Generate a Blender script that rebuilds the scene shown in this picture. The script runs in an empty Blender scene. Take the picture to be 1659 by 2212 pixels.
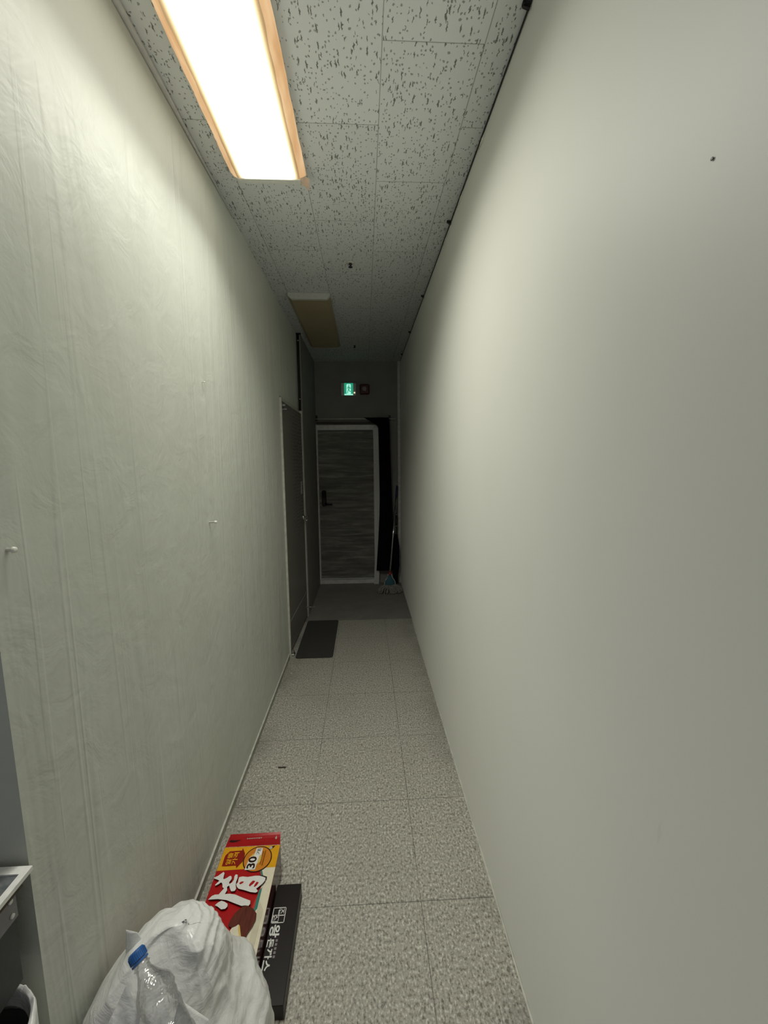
import bpy, math, random
from mathutils import Vector, Matrix, noise as mnoise
random.seed(7)
PI = math.pi
SC = bpy.context.scene
COL = SC.collection
W, H = 1.0927, 2.7948          # corridor width and ceiling height
YB = 5.20                      # back wall
YN = -0.60                     # open end behind the camera
YC = 0.70                      # corner where the left wall turns away
YD0, YD1 = 3.20, 4.10          # side door opening in the left wall
XP = 0.042                     # the left wall stands proud beyond the side door

# ------------------------------------------------------------------ materials
MATS = {}
def srgb(r, g, b):
    f = lambda c: ((c/255+0.055)/1.055)**2.4 if c/255 > 0.04045 else c/255/12.92
    return (f(r), f(g), f(b), 1)

class NT:
    """small helper round a node tree"""
    def __init__(self, name):
        self.m = bpy.data.materials.new(name); self.m.use_nodes = True
        self.t = self.m.node_tree; self.b = self.t.nodes['Principled BSDF']
        MATS[name] = self.m
    def n(self, typ, **kw):
        nd = self.t.nodes.new(typ)
        for k, v in kw.items():
            if k.startswith('i_'): nd.inputs[k[2:].replace('_', ' ')].default_value = v
            else: setattr(nd, k, v)
        return nd
    def l(self, a, b): self.t.links.new(a, b)
    def obj(self):
        return self.n('ShaderNodeTexCoord').outputs['Object']
    def val(self, x):
        nd = self.n('ShaderNodeValue'); nd.outputs[0].default_value = x; return nd.outputs[0]
    def math(self, op, a, b=None, c=None):
        nd = self.n('ShaderNodeMath', operation=op)
        for i, x in enumerate((a, b, c)):
            if x is None: continue
            if isinstance(x, (int, float)): nd.inputs[i].default_value = x
            else: self.l(x, nd.inputs[i])
        return nd.outputs[0]
    def scale(self, v, s):
        nd = self.n('ShaderNodeVectorMath', operation='MULTIPLY')
        self.l(v, nd.inputs[0]); nd.inputs[1].default_value = s; return nd.outputs[0]
    def noise(self, v, scale=1, detail=2, rough=.5, dist=0):
        nd = self.n('ShaderNodeTexNoise'); self.l(v, nd.inputs['Vector'])
        nd.inputs['Scale'].default_value = scale; nd.inputs['Detail'].default_value = detail
        nd.inputs['Roughness'].default_value = rough; nd.inputs['Distortion'].default_value = dist
        return nd
    def ramp(self, fac, *stops):
        nd = self.n('ShaderNodeValToRGB'); e = nd.color_ramp.elements
        for i, (p, c) in enumerate(stops):
            el = e[i] if i < 2 else e.new(p)
            el.position = p; el.color = c if len(c) == 4 else (*c, 1)
        self.l(fac, nd.inputs['Fac']); return nd.outputs['Color']
    def step(self, fac, lo, hi):
        nd = self.n('ShaderNodeMapRange'); nd.interpolation_type = 'SMOOTHSTEP'
        self.l(fac, nd.inputs['Value']); nd.inputs['From Min'].default_value = lo; nd.inputs['From Max'].default_value = hi
        return nd.outputs['Result']
    def mix(self, fac, a, b):
        nd = self.n('ShaderNodeMix', data_type='RGBA')
        for i, x in ((0, fac), (6, a), (7, b)):
            if isinstance(x, (int, float)): nd.inputs[i].default_value = x
            elif isinstance(x, tuple): nd.inputs[i].default_value = x if len(x) == 4 else (*x, 1)
            else: self.l(x, nd.inputs[i])
        return nd.outputs[2]
    def bump(self, h, strength=.3, dist=.01, prev=None):
        nd = self.n('ShaderNodeBump'); nd.inputs['Strength'].default_value = strength
        nd.inputs['Distance'].default_value = dist; self.l(h, nd.inputs['Height'])
        if prev is not None: self.l(prev, nd.inputs['Normal'])
        self.l(nd.outputs[0], self.b.inputs['Normal']); return nd.outputs[0]
    def col(self, c):
        if isinstance(c, tuple): self.b.inputs['Base Color'].default_value = c if len(c) == 4 else (*c, 1)
        else: self.l(c, self.b.inputs['Base Color'])
    def setp(self, **kw):
        for k, v in kw.items(): self.b.inputs[k.replace('_', ' ')].default_value = v

def simple(name, color, rough=.5, metal=0, spec=.5, grain=.06, gscale=60, bump=0, **kw):
    """plain surface with a little procedural grain"""
    q = NT(name); v = q.obj(); n = q.noise(v, gscale, 3)
    c = color if len(color) == 4 else (*color, 1)
    dk = tuple(x*(1-grain*1.6) for x in c[:3]) + (1,); lt = tuple(min(1, x*(1+grain)) for x in c[:3]) + (1,)
    q.col(q.ramp(n.outputs['Fac'], (.3, dk), (.7, lt)))
    q.setp(Roughness=rough, Metallic=metal); q.b.inputs['Specular IOR Level'].default_value = spec
    if bump: q.bump(n.outputs['Fac'], bump, .002)
    for k, x in kw.items(): q.b.inputs[k.replace('_', ' ')].default_value = x
    return q.m

# ceiling: 300 x 600 mineral tiles, pinholes and worm marks
q = NT('ceiling_tile'); v = q.obj()
sx = q.n('ShaderNodeSeparateXYZ'); q.l(v, sx.inputs[0]); X, Y = sx.outputs[0], sx.outputs[1]
u = q.math('DIVIDE', q.math('SUBTRACT', X, .102-3), .3)
iu = q.math('FLOOR', u); fu = q.math('FRACT', u)
par = q.math('MODULO', iu, 2.0)
w_ = q.math('DIVIDE', q.math('SUBTRACT', q.math('ADD', Y, 6.0), q.math('ADD', 1.335, q.math('MULTIPLY', par, .3))), .6)
iw = q.math('FLOOR', w_); fw = q.math('FRACT', w_)
du = q.math('MULTIPLY', q.math('MINIMUM', fu, q.math('SUBTRACT', 1.0, fu)), .3)
dw = q.math('MULTIPLY', q.math('MINIMUM', fw, q.math('SUBTRACT', 1.0, fw)), .6)
seam = q.math('SUBTRACT', 1.0, q.step(q.math('MINIMUM', du, dw), .0004, .0022))
cmb = q.n('ShaderNodeCombineXYZ'); q.l(iu, cmb.inputs[0]); q.l(iw, cmb.inputs[1])
wn = q.n('ShaderNodeTexWhiteNoise'); q.l(cmb.outputs[0], wn.inputs['Vector'])
warp = q.noise(v, 95, 2); wv = q.n('ShaderNodeVectorMath', operation='MULTIPLY_ADD')
q.l(warp.outputs['Color'], wv.inputs[0]); wv.inputs[1].default_value = (.013, .004, 0); q.l(v, wv.inputs[2])
# tiles are cut from different places of the sheet
sh = q.n('ShaderNodeVectorMath', operation='MULTIPLY_ADD'); q.l(wn.outputs['Color'], sh.inputs[0])
sh.inputs[1].default_value = (3, 3, 0); q.l(wv.outputs[0], sh.inputs[2]); P = sh.outputs[0]
def marks(sc, act, lo, hi, off):
    vec = q.n('ShaderNodeVectorMath', operation='MULTIPLY_ADD'); q.l(P, vec.inputs[0])
    vec.inputs[1].default_value = sc; vec.inputs[2].default_value = off
    vo = q.n('ShaderNodeTexVoronoi'); vo.voronoi_dimensions = '2D'; q.l(vec.outputs[0], vo.inputs['Vector'])
    vo.inputs['Scale'].default_value = 1; vo.inputs['Randomness'].default_value = .8
    s = q.n('ShaderNodeSeparateColor'); q.l(vo.outputs['Color'], s.inputs[0])
    on = q.math('LESS_THAN', s.outputs[0], act)
    r = q.math('ADD', .55, q.math('MULTIPLY', s.outputs[1], .6))
    d = q.math('DIVIDE', vo.outputs['Distance'], r)
    return q.math('MULTIPLY', on, q.math('SUBTRACT', 1.0, q.step(d, lo, hi)))
m1 = marks((125, 21, 1), .16, .20, .34, (.3, .7, 0))
m2 = marks((98, 70, 1), .30, .18, .32, (9.3, 2.7, 0))
m3 = marks((170, 28, 1), .08, .20, .34, (4.3, 8.1, 0))
mk = q.math('MAXIMUM', q.math('MAXIMUM', m1, q.math('MULTIPLY', m2, .75)), m3)
base = q.mix(wn.outputs['Value'], (.68, .70, .705), (.73, .75, .755))
spk = q.noise(v, 420, 2)
base = q.mix(q.math('MULTIPLY', spk.outputs['Fac'], .35), base, (.57, .59, .59))
c = q.mix(q.math('MULTIPLY', mk, .85), base, (.10, .105, .09))
c = q.mix(q.math('MULTIPLY', seam, .6), c, (.16, .165, .14))
q.col(c); q.setp(Roughness=.9); q.b.inputs['Specular IOR Level'].default_value = .15
hh = q.math('SUBTRACT', q.math('MULTIPLY', spk.outputs['Fac'], .08), q.math('MAXIMUM', mk, seam))
q.bump(hh, .6, .0016)

# floor: 450 speckled vinyl tiles, scuffs; smooth grey screed at the far end
q = NT('floor_tile'); v = q.obj()
sx = q.n('ShaderNodeSeparateXYZ'); q.l(v, sx.inputs[0]); X, Y = sx.outputs[0], sx.outputs[1]
wob = q.noise(v, 4, 2)
fu = q.math('FRACT', q.math('DIVIDE', q.math('SUBTRACT', X, .367-4.5), .45))
fw = q.math('FRACT', q.math('DIVIDE', q.math('SUBTRACT', Y, 1.2876-4.5), .45))
dd = lambda f: q.math('MULTIPLY', q.math('MINIMUM', f, q.math('SUBTRACT', 1.0, f)), .45)
seam = q.math('SUBTRACT', 1.0, q.step(q.math('MINIMUM', dd(fu), dd(fw)), .0005, .0026))
seam = q.math('MULTIPLY', seam, q.step(wob.outputs['Fac'], .15, .5))
n1 = q.noise(q.scale(v, (135, 92, 1)), 1, 2.5, .6)
n2 = q.noise(q.scale(v, (85, 60, 1)), 1, 2, .5)
n3 = q.noise(v, 2.2, 4, .6); n4 = q.noise(v, 14, 3, .6)
c = q.ramp(n1.outputs['Fac'], (.30, (.17, .16, .13)), (.43, (.42, .405, .345)), (.55, (.52, .505, .44)), (.68, (.80, .78, .71)))
fl = q.step(n2.outputs['Fac'], .60, .68)
c = q.mix(q.math('MULTIPLY', fl, .7), c, (.17, .165, .13))
sl = q.step(n4.outputs['Fac'], .70, .78)
c = q.mix(q.math('MULTIPLY', sl, .45), c, (.17, .165, .14))
# grime trodden into the edges along both walls
ed = q.math('MINIMUM', X, q.math('SUBTRACT', W, X))
gr = q.math('MULTIPLY', q.math('SUBTRACT', 1.0, q.step(ed, -.03, .17)), q.step(n3.outputs['Fac'], .38, .70))
c = q.mix(q.math('MULTIPLY', gr, .6), c, (.17, .168, .14))
c = q.mix(q.math('MULTIPLY', q.step(n3.outputs['Fac'], .45, .75), .22), c, (.30, .29, .24))
c = q.mix(q.math('MULTIPLY', seam, .68), c, (.10, .098, .085))
q.col(c); q.setp(Roughness=.5); q.b.inputs['Specular IOR Level'].default_value = .35
q.bump(q.math('SUBTRACT', q.math('MULTIPLY', n1.outputs['Fac'], .15), seam), .35, .001)

q = NT('floor_screed'); v = q.obj(); n1 = q.noise(v, 5, 5, .6); n2 = q.noise(v, 60, 2)
c = q.ramp(n1.outputs['Fac'], (.3, (.25, .245, .22)), (.7, (.33, .325, .295)))
q.col(q.mix(q.math('MULTIPLY', n2.outputs['Fac'], .2), c, (.22, .215, .19))); q.setp(Roughness=.55)

# left wall: repainted sheet with vertical ridges, drips and lumps
WALLC = (.615, .635, .572)
q = NT('left_wall_paint'); v = q.obj()
a = q.noise(q.scale(v, (1, 13, .30)), 1, 2, .5, .25)
b_ = q.noise(q.scale(v, (1, 30, .7)), 1, 2, .5, .2)
c_ = q.noise(q.scale(v, (1, 5.5, .5)), 1, 3, .55, .8)
d_ = q.noise(v, 9, 4, .6, .6)
e_ = q.noise(v, 240, 2)
ridge = lambda f, lo, hi: q.step(f, lo, hi)
r1 = q.step(q.math('ABSOLUTE', q.math('SUBTRACT', a.outputs['Fac'], .5)), .0, .045)
r2 = q.step(b_.outputs['Fac'], .63, .69)
patch = q.step(c_.outputs['Fac'], .38, .62)
h = q.math('ADD', q.math('MULTIPLY', q.math('SUBTRACT', 1.0, r1), q.math('MULTIPLY', patch, .15)), q.math('MULTIPLY', r2, q.math('MULTIPLY', patch, .13)))
h = q.math('ADD', h, q.math('MULTIPLY', c_.outputs['Fac'], 1.9))
h = q.math('ADD', h, q.math('MULTIPLY', d_.outputs['Fac'], .5))
h = q.math('ADD', h, q.math('MULTIPLY', e_.outputs['Fac'], .012))
st = q.noise(q.scale(v, (1, 2.5, 2)), 1, 5, .65)
col = q.ramp(st.outputs['Fac'], (.3, (WALLC[0]*.93, WALLC[1]*.93, WALLC[2]*.92)), (.7, WALLC))
q.col(col); q.setp(Roughness=.5, Diffuse_Roughness=.6); q.b.inputs['Specular IOR Level'].default_value = .4
q.bump(h, .5, .012)

q = NT('right_wall_paint'); v = q.obj()
st = q.noise(q.scale(v, (1, 1.2, 1)), 1, 5, .6); sc_ = q.noise(q.scale(v, (1, 7, 2.2)), 1, 3, .6, 1.5)
col = q.ramp(st.outputs['Fac'], (.3, (.665, .672, .612)), (.7, (.695, .702, .642)))
col = q.mix(q.math('MULTIPLY', q.step(sc_.outputs['Fac'], .73, .80), .22), col, (.36, .355, .30))
q.col(col); q.setp(Roughness=.5, Diffuse_Roughness=.8); q.b.inputs['Specular IOR Level'].default_value = .4
e_ = q.noise(v, 260, 2); f_ = q.noise(v, 2.5, 2)
q.bump(q.math('ADD', q.math('MULTIPLY', e_.outputs['Fac'], .02), q.math('MULTIPLY', f_.outputs['Fac'], .5)), .3, .006)

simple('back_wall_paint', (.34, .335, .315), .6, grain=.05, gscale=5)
simple('white_metal', (.66, .66, .62), .4, grain=.04)
simple('frame_paint', (.86, .86, .82), .28, spec=.8, grain=.08, gscale=25)
simple('trim_paint', (.42, .425, .37), .5, grain=.12, gscale=20)
simple('trim_edge', (.72, .72, .64), .35, grain=.1, gscale=30)
simple('caulk', (.55, .55, .54), .4, grain=.06, gscale=30)
simple('black_rubber', (.012, .012, .012), .5)
simple('black_plastic', (.010, .010, .011), .35)
simple('dark_void', (.015, .015, .014), .9)
simple('chrome', (.85, .85, .84), .12, metal=1, grain=.01)
simple('dull_steel', (.55, .55, .54), .35, metal=1, grain=.05)
simple('white_plastic', (.84, .84, .80), .35)
simple('grey_plastic', (.45, .45, .44), .4)
simple('red_plastic', (.10, .012, .010), .35)
simple('alarm_grey', (.36, .33, .31), .4)
simple('navy_cloth', (.006, .006, .012), .9, spec=.15, bump=.2, gscale=300)
simple('mop_yarn', (.34, .33, .28), .95, grain=.3, gscale=90)
simple('teal_plastic', (.045, .15, .19), .4)
simple('red_cap', (.40, .04, .04), .4)
simple('blue_grip', (.03, .05, .13), .5)
simple('mat_rubber', (.058, .056, .052), .85, grain=.25, gscale=350, bump=.4)
simple('crumb', (.8, .8, .75), .6)
simple('scrap_brown', (.07, .055, .04), .7)
simple('table_grey', (.22, .215, .22), .45)
simple('table_dark', (.055, .056, .056), .6)
simple('brown_edge', (.055, .035, .018), .5)
simple('nail_white', (.72, .72, .66), .4)
simple('nail_dark', (.12, .12, .11), .5)
simple('paper_wrap', (.20, .035, .02), .5)
simple('pinkish', (.75, .55, .42), .5)
simple('cap_blue', (.035, .14, .42), .35)
simple('bin_plastic', (.06, .06, .058), .5)

# door leaves
q = NT('back_door_wood'); v = q.obj()
n1 = q.noise(q.scale(v, (2.2, 1, 26)), 1, 4, .65, .4); n2 = q.noise(q.scale(v, (9, 1, 60)), 1, 3, .6)
n3 = q.noise(v, 5, 3)
c = q.ramp(n1.outputs['Fac'], (.32, (.13, .128, .112)), (.5, (.25, .246, .222)), (.70, (.52, .515, .475)))
c = q.mix(q.math('MULTIPLY', n2.outputs['Fac'], .35), c, (.12, .118, .10))
q.col(q.mix(q.math('MULTIPLY', n3.outputs['Fac'], .25), c, (.07, .068, .06))); q.setp(Roughness=.55)
q.bump(n1.outputs['Fac'], .35, .004)

q = NT('side_door_paint'); v = q.obj()
sx = q.n('ShaderNodeSeparateXYZ'); q.l(v, sx.inputs[0])
Yl, Zl = sx.outputs[1], sx.outputs[2]
# rows of short dark dashes coloured into the upper part of the leaf
wz = q.noise(q.scale(v, (1, 5, 4)), 1, 2)
zz = q.math('ADD', Zl, q.math('MULTIPLY', wz.outputs['Fac'], .05))
row = q.math('FRACT', q.math('DIVIDE', zz, .031))
dash = q.math('SUBTRACT', 1.0, q.step(q.math('ABSOLUTE', q.math('SUBTRACT', row, .5)), .13, .26))
brk = q.noise(q.scale(v, (1, 16, 42)), 1, 2)
dash = q.math('MULTIPLY', dash, q.step(brk.outputs['Fac'], .40, .56))
msk = q.math('MULTIPLY', q.step(Zl, .70, 1.15), q.step(Yl, .22, .50))
c = q.mix(q.math('MULTIPLY', q.math('MULTIPLY', dash, msk), .75), (.27, .262, .24), (.05, .048, .042))
sm = q.noise(v, 3, 4)
c = q.mix(q.math('MULTIPLY', sm.outputs['Fac'], .2), c, (.14, .135, .12))
low = q.math('SUBTRACT', 1.0, q.step(Zl, .272, .276)); c = q.mix(q.math('MULTIPLY', low, .25), c, (.25, .24, .22))
q.col(c); q.setp(Roughness=.35)

# lamps
LAMP = 3.6
q = NT('lit_diffuser'); v = q.obj()
sx = q.n('ShaderNodeSeparateXYZ'); q.l(v, sx.inputs[0])
ax = q.math('ABSOLUTE', sx.outputs[0])               # distance from the tube line
ay = q.math('SUBTRACT', .665, q.math('ABSOLUTE', sx.outputs[1]))
gl = q.math('SUBTRACT', 1.0, q.step(ax, .078, .136)) # thins out away from the tubes
gl = q.math('MULTIPLY', gl, q.math('ADD', .55, q.math('MULTIPLY', q.step(ay, .0, .06), .45)))
pr = q.noise(v, 520, 2); pr2 = q.noise(v, 22, 3)
gl = q.math('MULTIPLY', gl, q.math('ADD', .75, q.math('MULTIPLY', pr.outputs['Fac'], .5)))
colr = q.ramp(gl, (.0, (1, .50, .19)), (.12, (1, .60, .26)), (.32, (1, .85, .52)), (.62, (1, .965, .86)))
stv = q.ramp(gl, (.0, (.045,)*3), (.10, (.055,)*3), (.35, (.30,)*3), (.75, (1,)*3))
q.col((.6, .45, .28)); q.setp(Roughness=.4)
q.l(colr, q.b.inputs['Emission Color']); q.l(q.math('MULTIPLY', stv, LAMP), q.b.inputs['Emission Strength'])

q = NT('lit_diffuser_side'); v = q.obj(); n = q.noise(q.scale(v, (30, 5, 30)), 1, 3, .5)
q.col((.55, .36, .20)); q.setp(Roughness=.4)
q.l(q.ramp(n.outputs['Fac'], (.3, (1, .52, .22)), (.7, (1, .70, .42))), q.b.inputs['Emission Color'])
q.l(q.math('MULTIPLY', q.math('ADD', .35, n.outputs['Fac']), .62), q.b.inputs['Emission Strength'])
q = NT('unlit_diffuser'); v = q.obj(); n = q.noise(v, 4, 3)
q.col(q.ramp(n.outputs['Fac'], (.3, (.40, .33, .20)), (.7, (.47, .39, .25)))); q.setp(Roughness=.4)
def emis(name, color, s, base=(.1, .1, .1)):
    q = NT(name); n = q.noise(q.obj(), 40, 2); q.col(base)
    q.l(q.ramp(n.outputs['Fac'], (.3, tuple(x*.92 for x in color)), (.7, color)), q.b.inputs['Emission Color'])
    q.setp(Emission_Strength=s, Roughness=.4)
emis('sign_green', (.02, .42, .24), .75)
emis('sign_white', (.42, 1, .78), .95)
emis('led_amber', (1, .78, .40), 2.5)

# printed cardboard
def card(name, rgb, rough=.28):
    simple(name, srgb(*rgb), rough, grain=.035, gscale=45, spec=.5)
card('print_red', (186, 20, 26)); card('print_yellow', (240, 176, 30)); card('print_cream', (243, 236, 212))
card('print_white', (246, 246, 242)); card('print_teal', (66, 140, 128)); card('print_pink', (205, 70, 62))
card('print_dark', (44, 16, 12)); card('print_maroon', (70, 14, 14), .16); card('print_orange', (222, 140, 44))
card('print_arrow', (150, 28, 14)); card('print_choc', (96, 38, 26)); card('print_pale_yellow', (240, 205, 110))
card('print_badge', (198, 192, 186)); card('print_ochre', (176, 104, 14)); card('print_grey', (150, 142, 146))
card('brown_card', (23, 14, 13), .42); card('card_shade', (205, 200, 176))
q = NT('print_choc_dome'); v = q.obj(); n = q.noise(q.scale(v, (120, 22, 1)), 1, 3)
q.col(q.ramp(n.outputs['Fac'], (.25, srgb(80, 32, 22)), (.75, srgb(116, 52, 38)))); q.setp(Roughness=.3)

# thin white film of the bag
q = NT('bag_film'); v = q.obj()
n1 = q.noise(v, 26, 4, .6, 1.2); n2 = q.noise(v, 9, 3, .55, 2.0)
c = q.ramp(n2.outputs['Fac'], (.3, (.90, .905, .89)), (.7, (.95, .952, .94)))
q.col(c); q.setp(Roughness=.27); q.b.inputs['Specular IOR Level'].default_value = .5
mp_ = q.n('ShaderNodeMapping'); q.l(v, mp_.inputs['Vector']); mp_.inputs['Rotation'].default_value = (.3, .9, .2); mp_.inputs['Scale'].default_value = (11, 11, 42)
n3 = q.noise(mp_.outputs[0], 1, 3, .55, .7)
rid = q.math('ABSOLUTE', q.math('SUBTRACT', n1.outputs['Fac'], .5)); rid3 = q.math('ABSOLUTE', q.math('SUBTRACT', n3.outputs['Fac'], .5))
q.bump(q.math('ADD', q.math('MULTIPLY', rid3, 1.3), q.math('ADD', q.math('MULTIPLY', rid, .8), n2.outputs['Fac'])), .30, .009)
tr = q.n('ShaderNodeBsdfTranslucent'); tr.inputs['Color'].default_value = (.85, .86, .83, 1)
ms = q.n('ShaderNodeMixShader'); ms.inputs[0].default_value = .06
q.l(q.b.outputs[0], ms.inputs[1]); q.l(tr.outputs[0], ms.inputs[2])
q.l(ms.outputs[0], q.t.nodes['Material Output'].inputs['Surface'])
q = NT('clear_plastic'); v = q.obj(); n1 = q.noise(v, 42, 2, .5, 1.0)
bp = q.bump(n1.outputs['Fac'], .6, .008)
tp = q.n('ShaderNodeBsdfTransparent'); tp.inputs['Color'].default_value = (.97, .975, .97, 1)
gs = q.n('ShaderNodeBsdfGlossy'); gs.inputs['Roughness'].default_value = .06; q.l(bp, gs.inputs['Normal'])
lw = q.n('ShaderNodeLayerWeight'); lw.inputs['Blend'].default_value = .30; q.l(bp, lw.inputs['Normal'])
ms = q.n('ShaderNodeMixShader'); q.l(q.math('MINIMUM', q.math('ADD', .12, lw.outputs['Fresnel']), .65), ms.inputs[0])
q.l(tp.outputs[0], ms.inputs[1]); q.l(gs.outputs[0], ms.inputs[2]); q.l(ms.outputs[0], q.t.nodes['Material Output'].inputs['Surface'])
q = NT('tray_glass'); v = q.obj(); n = q.noise(q.scale(v, (9, 30, 1)), 1, 3, .6, 1)
q.col(q.ramp(n.outputs['Fac'], (.35, (.16, .18, .19)), (.7, (.34, .36, .36)))); q.setp(Roughness=.25, Metallic=.4)

# ------------------------------------------------------------------ mesh helpers
class MB:
    def __init__(s): s.v = []; s.f = []; s.m = []
    def poly(s, pts, mi=0):
        i = len(s.v); s.v += [tuple(p) for p in pts]; s.f.append(tuple(range(i, i+len(pts)))); s.m.append(mi); return s
    def box(s, a, b, mi=0, M=None, bev=0):
        x0, y0, z0 = a; x1, y1, z1 = b; i = len(s.v)
        if bev:
            # chamfered box
            p = []
            import itertools
            for ix, iy, iz in itertools.product((0, 1), repeat=3):
                cx = x1 if ix else x0; cy = y1 if iy else y0; cz = z1 if iz else z0
                gx = -bev if ix else bev; gy = -bev if iy else bev; gz = -bev if iz else bev
                p += [(cx, cy+gy, cz+gz), (cx+gx, cy, cz+gz), (cx+gx, cy+gy, cz)]
            if M: p = [tuple(M @ Vector(t)) for t in p]
            s.v += p
            k = lambda ix, iy, iz, ax: i + (ix*4+iy*2+iz)*3+ax
            F = []
            for e in (0, 1):
                F.append((k(e,0,0,0), k(e,1,0,0), k(e,1,1,0), k(e,0,1,0)))
                F.append((k(0,e,0,1), k(1,e,0,1), k(1,e,1,1), k(0,e,1,1)))
                F.append((k(0,0,e,2), k(1,0,e,2), k(1,1,e,2), k(0,1,e,2)))
            for a_ in (0, 1):
                for b_ in (0, 1):
                    F.append((k(0,a_,b_,1), k(1,a_,b_,1), k(1,a_,b_,2), k(0,a_,b_,2)))
                    F.append((k(a_,0,b_,0), k(a_,1,b_,0), k(a_,1,b_,2), k(a_,0,b_,2)))
                    F.append((k(a_,b_,0,0), k(a_,b_,1,0), k(a_,b_,1,1), k(a_,b_,0,1)))
            for ix, iy, iz in itertools.product((0, 1), repeat=3):
                F.append((k(ix,iy,iz,0), k(ix,iy,iz,1), k(ix,iy,iz,2)))
            s.f += F; s.m += [mi]*len(F); return s
        p = [(x0,y0,z0),(x1,y0,z0),(x1,y1,z0),(x0,y1,z0),(x0,y0,z1),(x1,y0,z1),(x1,y1,z1),(x0,y1,z1)]
        if M: p = [tuple(M @ Vector(t)) for t in p]
        s.v += p
        F = [(0,3,2,1),(4,5,6,7),(0,1,5,4),(1,2,6,5),(2,3,7,6),(3,0,4,7)]
        s.f += [tuple(i+j for j in f) for f in F]; s.m += [mi]*6; return s
    def tube(s, pts, r, n=10, mi=0, cap=True):
        pts = [Vector(p) for p in pts]; rr = r if isinstance(r, (list, tuple)) else [r]*len(pts)
        i0 = len(s.v); up = Vector((0, 0, 1))
        for k, p in enumerate(pts):
            t = (pts[min(k+1, len(pts)-1)]-pts[max(k-1, 0)]).normalized()
            a = t.cross(up if abs(t.z) < .95 else Vector((1, 0, 0))).normalized(); b = t.cross(a)
            for j in range(n):
                an = 2*PI*j/n; s.v.append(tuple(p+(a*math.cos(an)+b*math.sin(an))*rr[k]))
        for k in range(len(pts)-1):
            for j in range(n):
                s.f.append((i0+k*n+j, i0+k*n+(j+1) % n, i0+(k+1)*n+(j+1) % n, i0+(k+1)*n+j)); s.m.append(mi)
        if cap:
            s.f.append(tuple(i0+j for j in range(n))[::-1]); s.m.append(mi)
            s.f.append(tuple(i0+(len(pts)-1)*n+j for j in range(n))); s.m.append(mi)
        return s
    def lathe(s, prof, n=24, M=None, mi=0, cap=True):
        """prof: (radius, height) rows round the z axis"""
        i0 = len(s.v)
        for r, z in prof:
            for j in range(n):
                p = Vector((r*math.cos(2*PI*j/n), r*math.sin(2*PI*j/n), z)); s.v.append(tuple(M @ p if M else p))
        for k in range(len(prof)-1):
            for j in range(n):
                s.f.append((i0+k*n+j, i0+k*n+(j+1) % n, i0+(k+1)*n+(j+1) % n, i0+(k+1)*n+j)); s.m.append(mi)
        if cap:
            s.f.append(tuple(i0+j for j in range(n))[::-1]); s.m.append(mi)
            s.f.append(tuple(i0+(len(prof)-1)*n+j for j in range(n))); s.m.append(mi)
        return s
    def grid(s, fn, nu, nv, mi=0, wrap=False):
        i0 = len(s.v)
        for a in range(nv):
            for b in range(nu): s.v.append(tuple(fn(b/(nu if wrap else nu-1), a/(nv-1))))
        for a in range(nv-1):
            for b in range(nu if wrap else nu-1):
                c = (b+1) % nu
                s.f.append((i0+a*nu+b, i0+a*nu+c, i0+(a+1)*nu+c, i0+(a+1)*nu+b)); s.m.append(mi)
        return s
    def build(s, name, mats, parent=None, smooth=False, solid=0):
        me = bpy.data.meshes.new(name); me.from_pydata(s.v, [], s.f)
        if isinstance(mats, str): mats = [mats]
        for m in mats: me.materials.append(MATS[m])
        me.polygons.foreach_set('material_index', s.m); me.update()
        if smooth:
            me.polygons.foreach_set('use_smooth', [True]*len(me.polygons))
        o = bpy.data.objects.new(name, me); COL.objects.link(o)
        if parent:
            o.parent = parent
            # parts are modelled in world coordinates: store them relative to the thing
            M = parent_world(parent).inverted(); me.transform(M)
        if solid:
            md = o.modifiers.new('thickness', 'SOLIDIFY'); md.thickness = solid; md.offset = 0
        return o
def parent_world(p):
    return (parent_world(p.parent) if p.parent else Matrix.Identity(4)) @ p.matrix_basis

def tag(o, label, cat, group=None):
    o['label'] = label; o['category'] = cat
    if group: o['group'] = group
    return o
def thing(name, loc, label, cat, group=None):
    o = bpy.data.objects.new(name, None); o.empty_display_size = .05; COL.objects.link(o)
    o.location = loc; return tag(o, label, cat, group)
def single(mb, name, mats, loc, label, cat, group=None, **kw):
    o = mb.build(name, mats, None, **kw); o.data.transform(Matrix.Translation(-Vector(loc))); o.location = loc
    return tag(o, label, cat, group)
def struct(mb, name, mats, label=None, cat=None, **kw):
    o = mb.build(name, mats, None, **kw); o['kind'] = 'structure'
    if label: o['label'] = label
    if cat: o['category'] = cat
    return o
def dup(root, loc, label):
    r = root.copy(); COL.objects.link(r); r.location = loc; r['label'] = label
    for ch in list(root.children):
        c = ch.copy(); COL.objects.link(c); c.parent = r
        for g in ch.children:
            d = g.copy(); COL.objects.link(d); d.parent = c
    return r

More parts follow.
